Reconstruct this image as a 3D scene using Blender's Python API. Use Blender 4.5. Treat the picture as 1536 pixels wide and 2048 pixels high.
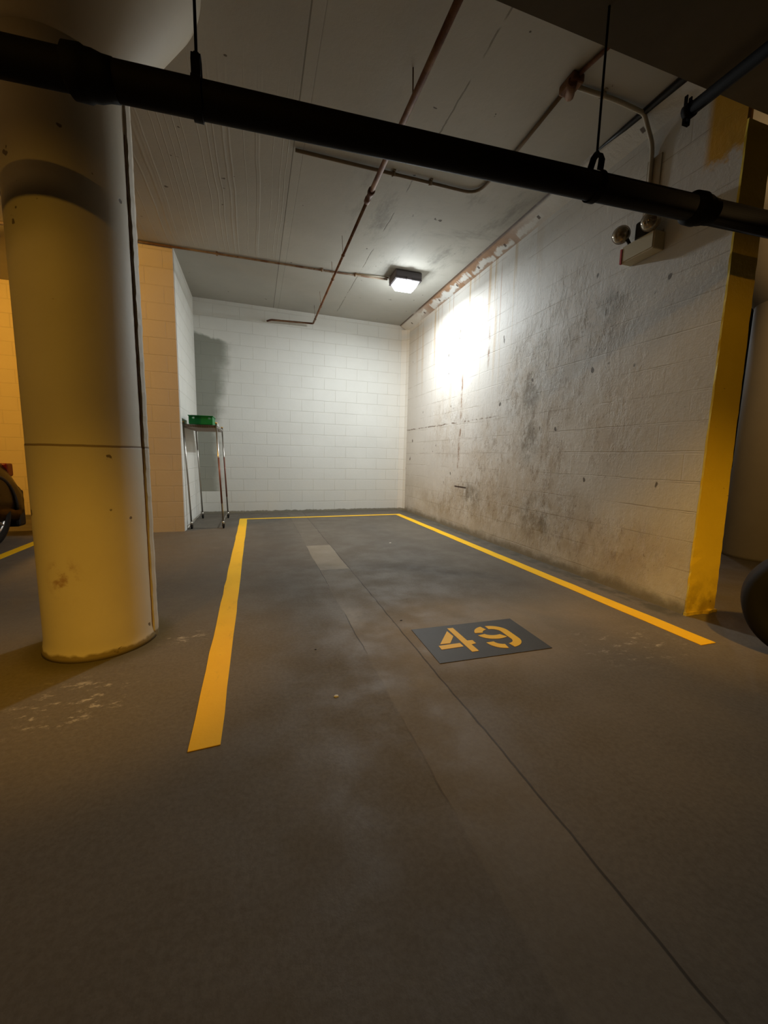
import bpy, bmesh, math, random
from mathutils import Vector, Matrix
random.seed(7)
for o in list(bpy.data.objects): bpy.data.objects.remove(o)
sc = bpy.context.scene
col = sc.collection
PI = math.pi

# ---------------------------------------------------------------- camera
cam_d = bpy.data.cameras.new('camera'); cam = bpy.data.objects.new('camera', cam_d); col.objects.link(cam)
cam_d.sensor_fit = 'VERTICAL'; cam_d.sensor_height = 36.0; cam_d.sensor_width = 27.0
cam_d.lens = 805.0 / 2048 * 36.0
cam_d.clip_start = 0.02; cam_d.clip_end = 200
right = Vector((0.95283, -0.302661, 0.022592)); down = Vector((-0.019291, -0.134681, -0.990701)); fwd = Vector((0.30289, 0.943534, -0.134166))
up = -down; back = -fwd
cam.matrix_world = Matrix(((right.x, up.x, back.x, 0), (right.y, up.y, back.y, 0), (right.z, up.z, back.z, 1.03), (0, 0, 0, 1)))
sc.camera = cam
# ---------------------------------------------------------------- world, view
w = bpy.data.worlds.new('world'); sc.world = w; w.use_nodes = True
w.node_tree.nodes['Background'].inputs[0].default_value = (1.0, 0.72, 0.42, 1)
w.node_tree.nodes['Background'].inputs[1].default_value = 0.004
sc.view_settings.view_transform = 'Standard'; sc.view_settings.look = 'None'
sc.view_settings.gamma = 1; sc.view_settings.use_curve_mapping = False
sc.view_settings.exposure = 0.0
try:
    sc.cycles.use_denoising = True
    sc.cycles.sample_clamp_indirect = 4.0
except Exception: pass

# ---------------------------------------------------------------- lights (the garage's lamps and added fills)
SODIUM = (1.0, 0.52, 0.05)
def point(name, loc, power, color, radius=0.06):
    d = bpy.data.lights.new(name, 'POINT'); d.energy = power; d.color = color; d.shadow_soft_size = radius
    o = bpy.data.objects.new(name, d); o.location = loc; col.objects.link(o); return o
def spot(name, loc, target, power, color, angle, blend, radius=0.08):
    d = bpy.data.lights.new(name, 'SPOT'); d.energy = power; d.color = color; d.shadow_soft_size = radius
    d.spot_size = math.radians(angle); d.spot_blend = blend
    o = bpy.data.objects.new(name, d); o.location = loc; col.objects.link(o)
    o.rotation_euler = (Vector(target) - Vector(loc)).to_track_quat('-Z', 'Y').to_euler(); return o
LAMP = (2.0, 5.52, 3.33)
def area(name, loc, target, power, color, size, shape='DISK'):
    d = bpy.data.lights.new(name, 'AREA'); d.energy = power; d.color = color; d.shape = shape; d.size = size
    o = bpy.data.objects.new(name, d); o.location = loc; col.objects.link(o)
    o.rotation_euler = (Vector(target) - Vector(loc)).to_track_quat('-Z', 'Y').to_euler(); return o
L_STALL = area('stall_lamp_downlight', (2.0, 5.52, 3.30), (1.70, 5.45, 0), 90, (0.93, 0.98, 1.0), 0.22)
L_STALL2 = point('stall_lamp_glow', (2.0, 5.52, 3.24), 30, (0.92, 0.98, 1.0), 0.07)
L_A = spot('aisle_sodium_light', (-2.27, -1.52, 3.36), (-0.1, 2.3, 1.55), 150, SODIUM, 74, 1.0, 0.10)
L_A2 = spot('added_pillar_spot', (1.5, -1.52, 3.36), (3.2, 1.85, 1.35), 58, SODIUM, 50, 0.9, 0.10)  # added spot, brightens the front of the yellow pillar
L_B = spot('aisle_flood_light', (0.5, -0.98, 3.36), (1.35, 2.45, 0.0), 170, SODIUM, 46, 1.0, 0.08)
L_B1 = spot('added_pillar_foot_spot', (0.9, -0.98, 3.36), (2.95, 1.9, 0.30), 470, SODIUM, 30, 0.9, 0.08)  # added spot aimed at the bottom of the yellow pillar
L_B2 = spot('added_column_foot_spot', (0.2, -0.98, 3.36), (-0.72, 2.25, 0.22), 400, SODIUM, 27, 0.9, 0.08)  # added spot aimed at the bottom of the round column
L_C = spot('left_bay_light', (-4.0, 4.2, 3.25), (-1.9, 7.0, 1.3), 370, (1.0, 0.50, 0.075), 120, 0.6, 0.12)
L_D = point('added_left_fill', (-3.4, 0.9, 2.85), 16, (1.0, 0.55, 0.16), 0.10)  # added fill for the left side and capital of the round column
L_E = point('added_right_fill', (4.35, 1.95, 2.8), 20, (1.0, 0.62, 0.26), 0.10)  # added fill that brightens the column beyond the yellow pillar
L_F = point('far_right_light', (7.05, 5.3, 3.2), 30, (0.85, 0.92, 1.0), 0.10)

# ---------------------------------------------------------------- helpers
def lin(c):
    return tuple(((x / 12.92) if x <= 0.04045 else ((x + 0.055) / 1.055) ** 2.4) for x in (v / 255.0 for v in c)) + (1,)
class MB:
    """collects shapes into one mesh"""
    def __init__(s): s.bm = bmesh.new()
    def box(s, a, b, bev=0.0):
        x0, y0, z0 = a; x1, y1, z1 = b
        vs = [s.bm.verts.new(p) for p in ((x0,y0,z0),(x1,y0,z0),(x1,y1,z0),(x0,y1,z0),(x0,y0,z1),(x1,y0,z1),(x1,y1,z1),(x0,y1,z1))]
        fs = [s.bm.faces.new([vs[i] for i in f]) for f in ((0,3,2,1),(4,5,6,7),(0,1,5,4),(1,2,6,5),(2,3,7,6),(3,0,4,7))]
        if bev > 0:
            es = set(e for f in fs for e in f.edges)
            bmesh.ops.bevel(s.bm, geom=list(es), offset=bev, segments=2, affect='EDGES', profile=0.5)
        return s
    def tube(s, pts, r, seg=16, cap=True, radii=None):
        pts = [Vector(p) for p in pts]; n = len(pts); rings = []
        t0 = (pts[1] - pts[0]).normalized()
        ref = Vector((0, 0, 1)) if abs(t0.z) < 0.9 else Vector((1, 0, 0))
        u = t0.cross(ref).normalized()
        for i, p in enumerate(pts):
            if i == 0: t = pts[1] - pts[0]
            elif i == n - 1: t = pts[-1] - pts[-2]
            else: t = (pts[i+1] - p).normalized() + (p - pts[i-1]).normalized()
            t = t.normalized(); u = (u - t * u.dot(t)).normalized(); v = t.cross(u)
            rr = radii[i] if radii else r
            rings.append([s.bm.verts.new(p + (u * math.cos(a) + v * math.sin(a)) * rr) for a in (2*PI*k/seg for k in range(seg))])
        for i in range(n - 1):
            for k in range(seg):
                f = s.bm.faces.new((rings[i][k], rings[i][(k+1) % seg], rings[i+1][(k+1) % seg], rings[i+1][k])); f.smooth = True
        if cap:
            s.bm.faces.new(rings[0][::-1]); s.bm.faces.new(rings[-1])
        return s
    def lathe(s, prof, loc=(0,0,0), axis='Z', seg=48, cap=True):
        loc = Vector(loc); rings = []
        for r, h in prof:
            ring = []
            for k in range(seg):
                a = 2*PI*k/seg; x, y = r*math.cos(a), r*math.sin(a)
                p = {'Z': (x, y, h), 'X': (h, x, y), 'Y': (y, h, x)}[axis]
                ring.append(s.bm.verts.new(loc + Vector(p)))
            rings.append(ring)
        for i in range(len(rings) - 1):
            for k in range(seg):
                f = s.bm.faces.new((rings[i][k], rings[i][(k+1) % seg], rings[i+1][(k+1) % seg], rings[i+1][k])); f.smooth = True
        if cap:
            s.bm.faces.new(rings[0][::-1]); s.bm.faces.new(rings[-1])
        return s
    def prism(s, poly, z0, z1, plane='XY'):
        """polygon in a plane, extruded along the third axis"""
        def P(a, b, c): return {'XY': (a, b, c), 'YZ': (c, a, b), 'XZ': (a, c, b)}[plane]
        lo = [s.bm.verts.new(P(a, b, z0)) for a, b in poly]; hi = [s.bm.verts.new(P(a, b, z1)) for a, b in poly]
        n = len(poly)
        s.bm.faces.new(lo[::-1]); s.bm.faces.new(hi)
        for i in range(n): s.bm.faces.new((lo[i], lo[(i+1) % n], hi[(i+1) % n], hi[i]))
        return s
    def sphere(s, loc, r, seg=24, scale=(1,1,1)):
        m = Matrix.Translation(loc) @ Matrix.Diagonal((scale[0], scale[1], scale[2], 1))
        res = bmesh.ops.create_uvsphere(s.bm, u_segments=seg, v_segments=seg//2, radius=r, matrix=m)
        for v in res['verts']:
            for f in v.link_faces: f.smooth = True
        return s
    def build(s, name, m, parent=None, loc=None, bevel=0.0, bseg=2, smooth_angle=None):
        bmesh.ops.recalc_face_normals(s.bm, faces=s.bm.faces)
        me = bpy.data.meshes.new(name); s.bm.to_mesh(me); s.bm.free()
        me.materials.append(m)
        o = bpy.data.objects.new(name, me); col.objects.link(o)
        if parent is not None: o.parent = parent
        if loc: o.location = loc
        if bevel:
            b = o.modifiers.new('bevel', 'BEVEL'); b.width = bevel; b.segments = bseg; b.limit_method = 'ANGLE'; b.angle_limit = math.radians(40)
        return o
def tag(o, label=None, cat=None, group=None, kind=None):
    if label: o['label'] = label
    if cat: o['category'] = cat
    if group: o['group'] = group
    if kind: o['kind'] = kind
    return o
def empty(name, loc=(0,0,0), rz=0, label=None, cat=None, group=None):
    o = bpy.data.objects.new(name, None); o.empty_display_size = 0.1; o.location = loc; o.rotation_euler = (0, 0, rz); col.objects.link(o)
    return tag(o, label, cat, group)
def bend(pts, rad=0.06, n=6):
    """rounds the corners of a polyline"""
    pts = [Vector(p) for p in pts]; out = [pts[0]]
    for i in range(1, len(pts) - 1):
        a = (pts[i-1] - pts[i]); b = (pts[i+1] - pts[i])
        r = min(rad, a.length * 0.45, b.length * 0.45)
        p0 = pts[i] + a.normalized() * r; p1 = pts[i] + b.normalized() * r
        for k in range(n + 1):
            t = k / n; out.append(p0 * (1-t)**2 + pts[i] * 2*t*(1-t) + p1 * t*t)
    out.append(pts[-1]); return out

# ---------------------------------------------------------------- node helpers
class NT:
    def __init__(s, name, rough=0.8, spec=0.3, metal=0.0):
        s.m = bpy.data.materials.new(name); s.m.use_nodes = True; s.t = s.m.node_tree
        s.b = s.t.nodes['Principled BSDF']; s.b.inputs['Roughness'].default_value = rough
        s.b.inputs['Specular IOR Level'].default_value = spec; s.b.inputs['Metallic'].default_value = metal
        s.geo = None
    def n(s, typ, **kw):
        nd = s.t.nodes.new(typ)
        for k, v in kw.items(): setattr(nd, k, v)
        return nd
    def put(s, sock, v):
        if isinstance(v, bpy.types.NodeSocket): s.t.links.new(v, sock)
        elif v is not None: sock.default_value = v
    def pos(s):
        if not s.geo: s.geo = s.n('ShaderNodeNewGeometry')
        return s.geo.outputs['Position']
    def xyz(s):
        k = s.n('ShaderNodeSeparateXYZ'); s.put(k.inputs[0], s.pos()); return k.outputs
    def comb(s, x, y, z):
        k = s.n('ShaderNodeCombineXYZ'); s.put(k.inputs[0], x); s.put(k.inputs[1], y); s.put(k.inputs[2], z); return k.outputs[0]
    def math(s, op, a, b=None, clamp=False):
        k = s.n('ShaderNodeMath', operation=op); k.use_clamp = clamp; s.put(k.inputs[0], a)
        if b is not None: s.put(k.inputs[1], b)
        return k.outputs[0]
    def noise(s, scale, detail=4, rough=0.6, stretch=(1,1,1), offset=(0,0,0), dist=0.0):
        mp = s.n('ShaderNodeMapping'); s.put(mp.inputs['Vector'], s.pos())
        mp.inputs['Scale'].default_value = stretch; mp.inputs['Location'].default_value = offset
        k = s.n('ShaderNodeTexNoise'); s.put(k.inputs['Vector'], mp.outputs[0])
        k.inputs['Scale'].default_value = scale; k.inputs['Detail'].default_value = detail; k.inputs['Roughness'].default_value = rough
        k.inputs['Distortion'].default_value = dist
        return k.outputs['Fac']
    def ramp(s, v, a, b, lo=0.0, hi=1.0, smooth=True):
        k = s.n('ShaderNodeMapRange'); k.interpolation_type = 'SMOOTHSTEP' if smooth else 'LINEAR'
        s.put(k.inputs['Value'], v); k.inputs['From Min'].default_value = a; k.inputs['From Max'].default_value = b
        k.inputs['To Min'].default_value = lo; k.inputs['To Max'].default_value = hi; return k.outputs[0]
    def mix(s, fac, a, b):
        k = s.n('ShaderNodeMix', data_type='RGBA'); s.put(k.inputs[0], fac); s.put(k.inputs[6], a); s.put(k.inputs[7], b); return k.outputs[2]
    def blob(s, u, v, cu, cv, ru, rv):
        du = s.math('DIVIDE', s.math('SUBTRACT', u, cu), ru); dv = s.math('DIVIDE', s.math('SUBTRACT', v, cv), rv)
        d = s.math('SQRT', s.math('ADD', s.math('MULTIPLY', du, du), s.math('MULTIPLY', dv, dv)))
        return s.ramp(d, 1.0, 0.25)
    def line(s, v, c, hw, soft=0.004):
        d = s.math('ABSOLUTE', s.math('SUBTRACT', v, c)); return s.ramp(d, hw + soft, hw)
    def band(s, v, lo, hi, soft=0.05):
        return s.math('MULTIPLY', s.ramp(v, lo - soft, lo + soft), s.ramp(v, hi + soft, hi - soft))
    def mul(s, *a):
        r = a[0]
        for x in a[1:]: r = s.math('MULTIPLY', r, x)
        return r
    def add(s, *a):
        r = a[0]
        for x in a[1:]: r = s.math('ADD', r, x, True)
        return r
    def brick(s, u, v, offz=0.0):
        k = s.n('ShaderNodeTexBrick'); s.put(k.inputs['Vector'], s.comb(u, s.math('ADD', v, offz), 0.0))
        k.inputs['Scale'].default_value = 1.0; k.inputs['Brick Width'].default_value = 0.406; k.inputs['Row Height'].default_value = 0.203
        k.inputs['Mortar Size'].default_value = 0.006; k.inputs['Mortar Smooth'].default_value = 0.4
        return k.outputs['Fac']          # 1 = mortar
    def bump(s, h, strength=0.3, dist=0.01):
        k = s.n('ShaderNodeBump'); k.inputs['Strength'].default_value = strength; k.inputs['Distance'].default_value = dist
        s.put(k.inputs['Height'], h); s.put(s.b.inputs['Normal'], k.outputs[0])
    def color(s, c): s.put(s.b.inputs['Base Color'], c); return s
def simple(name, rgb, rough=0.7, spec=0.3, metal=0.0, var=0.15, scale=20, bump=0.1):
    t = NT(name, rough, spec, metal); c = lin(rgb)
    d = tuple(x * (1 - var) for x in c[:3]) + (1,)
    nz = t.noise(scale, 4)
    t.color(t.mix(nz, d, c))
    if bump: t.bump(nz, bump, 0.003)
    return t.m
def emit(name, rgb, strength):
    t = NT(name); t.b.inputs['Emission Color'].default_value = rgb + (1,); t.b.inputs['Emission Strength'].default_value = strength
    t.b.inputs['Base Color'].default_value = (0.8, 0.8, 0.8, 1); return t.m

# ---------------------------------------------------------------- materials of the setting
def mat_floor():
    t = NT('floor_concrete', 0.72, 0.28)
    x, y, z = t.xyz()
    base = t.mix(t.noise(1.3, 6, 0.62), lin((86, 79, 68)), lin((110, 101, 87)))
    fine = t.noise(60, 3, 0.7); base = t.mix(t.ramp(fine, 0.3, 0.7, 0, 0.22), base, lin((138, 130, 118)))
    # filled service trench between two saw cuts
    wob = t.math('MULTIPLY', t.math('SUBTRACT', t.noise(3.0, 3), 0.5), 0.03)
    xs = t.math('ADD', x, wob)
    strip = t.band(xs, 0.54, 0.815, 0.006)
    patchn = t.ramp(t.noise(1.7, 5, 0.6, (1, 0.6, 1), (3, 1, 0)), 0.45, 0.7)
    base = t.mix(t.mul(strip, 0.22), base, lin((134, 124, 108)))
    pale = t.mul(strip, t.add(t.band(y, 3.55, 4.6, 0.02), t.mul(t.band(y, 1.6, 2.6, 0.25), patchn)))
    base = t.mix(t.mul(pale, 0.55), base, lin((168, 158, 138)))
    halo = t.mul(t.blob(x, y, 0.62, 2.1, 0.34, 0.75), patchn)
    base = t.mix(t.mul(halo, 0.18), base, lin((165, 155, 138)))
    # warm lamp light put into the colour around the painted number, darker tyre-polished lane behind it
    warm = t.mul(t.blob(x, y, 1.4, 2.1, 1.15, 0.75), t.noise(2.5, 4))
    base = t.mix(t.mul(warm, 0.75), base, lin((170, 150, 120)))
    arc_r = t.math('SQRT', t.math('ADD', t.math('POWER', t.math('SUBTRACT', x, 0.3), 2.0), t.math('POWER', t.math('SUBTRACT', y, 1.2), 2.0)))
    arc = t.mul(t.band(arc_r, 2.35, 2.62, 0.10), t.band(x, 0.4, 2.2, 0.3), t.ramp(t.noise(2.0, 4), 0.3, 0.6))
    base = t.mix(t.mul(arc, 0.45), base, lin((62, 58, 54)))
    lane = t.mul(t.add(t.band(x, 0.05, 0.45, 0.18), t.band(x, 1.35, 1.85, 0.2)), t.band(y, 2.6, 6.5, 0.6), t.noise(1.2, 3))
    base = t.mix(t.mul(lane, 0.55), base, lin((72, 68, 64)))
    cut1 = t.mul(t.line(xs, 0.818, 0.0022, 0.003), t.ramp(t.noise(2.2, 3), 0.30, 0.5, 0.25, 0.9))
    cut2 = t.mul(t.line(xs, 0.54, 0.002, 0.003), t.ramp(t.noise(1.6, 3, 0.5, (1,1,1), (5,5,0)), 0.42, 0.55), t.ramp(y, 0.9, 1.1))
    cut3 = t.mul(t.line(t.math('ADD', y, wob), 3.55, 0.006), strip)
    cuts = t.add(cut1, t.mul(cut2, 0.8), t.mul(cut3, 0.6))
    base = t.mix(t.mul(cuts, 0.8), base, lin((38, 34, 28)))
    # salt bloom and scuffs near the round column and at the stall mouth
    bloom = t.mul(t.add(t.blob(x, y, -0.42, 2.38, 0.22, 0.12), t.blob(x, y, -0.75, 1.85, 0.35, 0.28), t.blob(x, y, -1.0, 1.45, 0.3, 0.22), t.mul(t.blob(x, y, 2.0, 1.65, 0.5, 0.3), 0.7)),
                  t.ramp(t.noise(16, 6, 0.75, (0.7, 1.3, 1)), 0.54, 0.66))
    base = t.mix(t.mul(bloom, 0.75), base, lin((190, 182, 165)))
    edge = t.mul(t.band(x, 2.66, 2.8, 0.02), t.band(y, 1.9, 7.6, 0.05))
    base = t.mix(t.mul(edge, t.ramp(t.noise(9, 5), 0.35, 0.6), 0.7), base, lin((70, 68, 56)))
    col_ring = t.mul(t.ramp(t.math('SQRT', t.math('ADD', t.math('POWER', t.math('SUBTRACT', x, -0.815), 2.0), t.math('POWER', t.math('SUBTRACT', y, 2.47), 2.0))), 0.40, 0.28), 0.7)
    base = t.mix(col_ring, base, lin((74, 66, 30)))  # floor darker and yellower close around the round column
    grey = t.mul(t.band(y, 2.9, 9.0, 0.5), 0.32); base = t.mix(grey, base, lin((64, 63, 60)))  # shade behind the stall mouth put into the floor colour
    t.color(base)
    t.put(t.b.inputs['Roughness'], t.ramp(t.noise(3, 4), 0.3, 0.7, 0.55, 0.85))
    h = t.math('SUBTRACT', t.math('ADD', t.math('MULTIPLY', t.noise(35, 5), 0.5), t.math('MULTIPLY', t.noise(4, 4), 0.6)), t.math('MULTIPLY', cuts, 1.2))
    t.bump(h, 0.30, 0.008); return t.m

def mat_ceiling():
    t = NT('painted_ceiling_concrete', 0.75, 0.25)
    x, y, z = t.xyz()
    base = t.mix(t.noise(0.9, 5, 0.6), lin((156, 154, 146)), lin((192, 190, 182)))
    left = t.band(x, -3.0, 0.35, 0.004)
    base = t.mix(t.mul(left, 0.10), base, lin((120, 112, 98)))
    smear = t.mul(t.ramp(t.noise(2.2, 6, 0.7, (1, 0.35, 1), (2, 0, 0)), 0.52, 0.72), t.band(x, 0.9, 2.7, 0.25), t.band(y, 3.0, 5.6, 0.5))
    base = t.mix(t.mul(smear, 0.55), base, lin((98, 98, 92)))
    smear2 = t.mul(t.ramp(t.noise(2.0, 6, 0.7, (0.4, 1.2, 1), (7, 3, 0)), 0.5, 0.72), t.band(x, 1.2, 2.7, 0.2), t.band(y, 4.0, 5.6, 0.4))
    base = t.mix(t.mul(smear2, 0.5), base, lin((104, 104, 98)))
    seam = t.mul(t.add(t.line(x, 0.345, 0.003), t.mul(t.line(x, 0.425, 0.002), 0.4), t.mul(t.line(t.math('ADD', x, t.math('MULTIPLY', t.noise(6, 3), 0.03)), 1.41, 0.004), t.ramp(t.noise(2.5, 3), 0.42, 0.5))), 0.6)
    base = t.mix(seam, base, lin((92, 88, 78)))
    spots = t.ramp(t.noise(13, 2, 0.4), 0.765, 0.79)
    base = t.mix(t.mul(spots, 0.8), base, lin((60, 52, 42)))
    t.color(base)
    # raised formwork board lines in the left half
    k = t.n('ShaderNodeTexNoise'); k.noise_dimensions = '1D'; t.put(k.inputs['W'], t.math('ADD', t.math('MULTIPLY', x, 9.0), t.math('MULTIPLY', t.noise(1.2, 2), 0.5)))
    k.inputs['Scale'].default_value = 1.0; k.inputs['Detail'].default_value = 0
    ridge = t.ramp(t.math('ABSOLUTE', t.math('SUBTRACT', k.outputs['Fac'], 0.5)), 0.030, 0.0)
    ridge = t.mul(ridge, t.band(x, -1.8, 0.34, 0.03), t.band(y, 3.4, 5.7, 0.5))
    h = t.math('ADD', t.math('MULTIPLY', t.noise(7, 6, 0.65), 0.7), t.math('MULTIPLY', ridge, 0.6))
    h = t.math('SUBTRACT', h, t.math('MULTIPLY', seam, 0.8))
    t.bump(h, 0.30, 0.012); return t.m

def mat_block(name, axis, c1, c2, stain=None):
    t = NT(name, 0.62, 0.3)
    x, y, z = t.xyz(); u = x if axis == 'X' else y
    br = t.brick(u, z, 0.012)
    base = t.mix(t.noise(1.5, 5, 0.6), lin(c1), lin(c2))
    base = t.mix(t.mul(br, t.ramp(t.noise(1.6, 3), 0.3, 0.7, 0.05, 0.25)), base, lin((160, 152, 132)))
    if stain: base = stain(t, base, x, y, z, br)
    t.color(base)
    h = t.math('SUBTRACT', t.math('MULTIPLY', t.noise(28, 5), 0.25), t.math('MULTIPLY', br, t.ramp(t.noise(0.9, 2), 0.3, 0.7, 0.45, 1.0)))
    t.bump(h, 0.6, 0.007); return t.m
def stain_back(t, base, x, y, z, br):
    # old grey primer patch in the corner behind the trolley
    wob = t.math('MULTIPLY', t.math('SUBTRACT', t.noise(4, 3), 0.5), 0.18)
    zt = t.math('ADD', z, t.math('ADD', wob, t.math('MULTIPLY', t.math('ADD', x, 0.9), 0.16)))
    m = t.mul(t.ramp(t.math('ADD', x, t.math('ADD', t.math('MULTIPLY', wob, 1.2), t.mul(t.ramp(z, 2.7, 1.4), 0.18))), -0.30, -0.52), t.ramp(zt, 2.98, 2.92), t.ramp(z, 0.385, 0.395))
    m = t.mul(m, t.ramp(t.noise(1.4, 3, 0.5, (1, 1, 1), (4, 0, 2)), 0.2, 0.45, 0.55, 1.0))
    base = t.mix(t.mul(m, 0.85), base, lin((122, 124, 112)))
    foot = t.mul(t.ramp(t.math('ADD', z, t.math('MULTIPLY', t.noise(12, 4), 0.05)), 0.075, 0.055), 0.85)
    base = t.mix(foot, base, lin((92, 88, 72)))
    low = t.ramp(z, 1.2, 0.0); base = t.mix(t.mul(low, t.noise(3, 4), 0.25), base, lin((190, 172, 130)))
    return base
def mat_rightwall():
    t = NT('stained_painted_block', 0.62, 0.35)
    x, y, z = t.xyz()
    zj = t.math('ADD', z, t.math('MULTIPLY', t.math('SUBTRACT', t.noise(3, 3), 0.5), 0.015))
    row = t.math('ABSOLUTE', t.math('SUBTRACT', t.math('FRACT', t.math('MULTIPLY', zj, 1/0.203)), 0.5))
    br = t.math('MAXIMUM', t.ramp(row, 0.028, 0.008), t.mul(t.brick(y, z, 0.012 + 0.1015), t.ramp(t.noise(2.1, 3, 0.5, (1,1,1), (6,6,6)), 0.52, 0.62), 0.5))
    base = t.mix(t.noise(1.2, 5, 0.6), lin((188, 186, 180)), lin((212, 211, 206)))
    # grime: broad cloudy mask, stronger in known zones
    n1 = t.noise(2.2, 8, 0.68, (1, 1.0, 0.9), (0, 2, 1)); n2 = t.noise(7.5, 7, 0.72, (1, 1, 0.7), (3, 0, 0))
    zones = None
    for (cy, cz, ry, rz, k) in ((3.75, 1.9, 0.75, 0.75, 1.0), (3.55, 1.2, 0.7, 0.9, 1.0), (4.4, 1.1, 0.9, 0.8, 0.8), (2.95, 2.15, 0.55, 0.42, 1.0), (3.2, 1.7, 0.45, 0.6, 0.8),
                                (4.6, 0.55, 1.6, 0.55, 0.9), (3.4, 0.45, 1.0, 0.5, 1.0), (2.6, 0.35, 0.8, 0.35, 0.7), (5.6, 1.5, 1.0, 0.8, 0.55), (2.7, 1.4, 0.5, 0.7, 0.55), (5.2, 0.35, 1.8, 0.35, 0.8), (3.3, 2.55, 0.5, 0.35, 0.55)):
        b = t.mul(t.blob(y, z, cy, cz, ry, rz), k); zones = b if zones is None else t.math('MAXIMUM', zones, b)
    g = t.mul(zones, t.ramp(t.math('ADD', n1, t.math('MULTIPLY', t.math('SUBTRACT', n2, 0.5), 0.7)), 0.36, 0.66))
    base = t.mix(t.mul(g, 0.48), base, lin((156, 134, 98)))
    g2 = t.mul(zones, t.ramp(t.noise(11, 9, 0.78, (1, 1.0, 0.55)), 0.50, 0.64)); base = t.mix(t.mul(g2, 0.6), base, lin((122, 102, 76)))
    g3 = t.mul(t.add(zones, 0.25), t.ramp(t.noise(38, 4, 0.6, (1, 1.0, 0.6), (5,5,5)), 0.64, 0.70)); base = t.mix(t.mul(g3, 0.6), base, lin((96, 76, 54)))
    core = t.mul(t.add(t.blob(y, z, 3.72, 1.75, 0.20, 0.30), t.blob(y, z, 3.7, 1.25, 0.24, 0.35), t.blob(y, z, 3.5, 0.45, 0.4, 0.3), t.blob(y, z, 4.85, 0.55, 0.35, 0.25), t.blob(y, z, 2.78, 2.3, 0.18, 0.18)), t.ramp(n2, 0.36, 0.58))
    base = t.mix(t.mul(core, 0.6), base, lin((96, 90, 74)))
    # mortar joints collect dirt
    rows = t.mul(br, t.ramp(t.noise(1.8, 4, 0.6, (1,1,1), (9,0,0)), 0.42, 0.62)); base = t.mix(t.mul(rows, 0.4), base, lin((118, 100, 74)))
    # rust runs from the haunch
    runs = t.noise(9.0, 3, 0.6, (0, 1.0, 0.05), (0, 4, 0)); wv = t.noise(1.1, 2, 0.5, (0, 1, 0), (0, 2, 0))
    rm = t.mul(t.ramp(runs, 0.52, 0.64), t.ramp(t.math('ADD', z, t.math('MULTIPLY', wv, -1.2)), 0.9, 2.7), t.band(y, 3.9, 6.9, 0.5))
    base = t.mix(t.mul(rm, 0.62), base, lin((176, 146, 92)))
    runs2 = t.noise(24.0, 2, 0.6, (0, 1.0, 0.02), (0, 7, 0))
    rm2 = t.mul(t.ramp(runs2, 0.63, 0.70), t.ramp(t.math('ADD', z, t.math('MULTIPLY', wv, -1.5)), 1.0, 2.6), t.band(y, 4.1, 6.6, 0.4))
    base = t.mix(t.mul(rm2, 0.7), base, lin((150, 98, 52)))
    for (cy, z0, z1) in ((5.27, 1.0, 2.2), (4.62, 2.2, 2.9), (5.3, 0.62, 1.3)):
        base = t.mix(t.mul(t.line(t.math('ADD', y, t.math('MULTIPLY', t.noise(5, 2), 0.04)), cy, 0.012, 0.02), t.band(z, z0, z1, 0.1), t.ramp(t.noise(6, 4, 0.6, (1,1,1), (1,8,1)), 0.42, 0.62), 0.75), base, lin((128, 92, 60)))
    # darker foot and scuffed skirting
    foot = t.ramp(t.math('ADD', z, t.math('MULTIPLY', t.noise(7, 5), 0.16)), 0.20, 0.10); base = t.mix(t.mul(foot, 0.75), base, lin((84, 80, 60)))
    low = t.mul(t.ramp(z, 1.0, 0.1), t.ramp(n1, 0.3, 0.6)); base = t.mix(t.mul(low, 0.35), base, lin((140, 124, 92)))
    chips = t.mul(t.ramp(t.noise(9, 2, 0.4, (1,1,0.7), (1,5,2)), 0.73, 0.76), t.band(z, 0.6, 3.0, 0.2)); base = t.mix(t.mul(chips, 0.85), base, lin((70, 60, 46)))
    crack = t.mul(t.line(t.math('ADD', z, t.math('MULTIPLY', t.noise(5, 4), 0.05)), 1.58, 0.006, 0.008), t.band(y, 4.4, 7.4, 0.2), t.ramp(t.noise(5, 5, 0.7, (1,1,1), (8,1,1)), 0.45, 0.55)); base = t.mix(t.mul(crack, 0.75), base, lin((96, 74, 52)))
    crack2 = t.mul(t.line(z, 0.635, 0.008, 0.006), t.band(y, 5.0, 5.35, 0.03)); base = t.mix(t.mul(crack2, 0.95), base, lin((54, 34, 22)))
    base = t.mix(t.mul(t.band(y, 1.0, 2.12, 0.03), t.ramp(t.math('ADD', z, t.math('MULTIPLY', t.math('SUBTRACT', t.noise(14, 4), 0.5), 0.3)), 2.86, 2.96)), base, lin((196, 150, 42)))
    t.color(base)
    peel = t.mul(t.ramp(t.noise(6.0, 8, 0.75, (1, 1, 0.5), (2, 2, 2)), 0.45, 0.6), t.math('ADD', t.math('MULTIPLY', zones, 0.9), 0.15))
    h = t.math('ADD', t.math('MULTIPLY', peel, 0.8), t.math('MULTIPLY', t.noise(24, 6, 0.7), 0.4))
    h = t.math('SUBTRACT', h, t.math('MULTIPLY', br, t.ramp(t.noise(1.4, 3), 0.4, 0.7, 0.0, 0.35)))
    h = t.math('ADD', h, t.mul(t.ramp(runs, 0.45, 0.7), t.band(y, 3.9, 7, 0.4), 0.22))
    t.bump(h, 0.6, 0.010); return t.m
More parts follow.
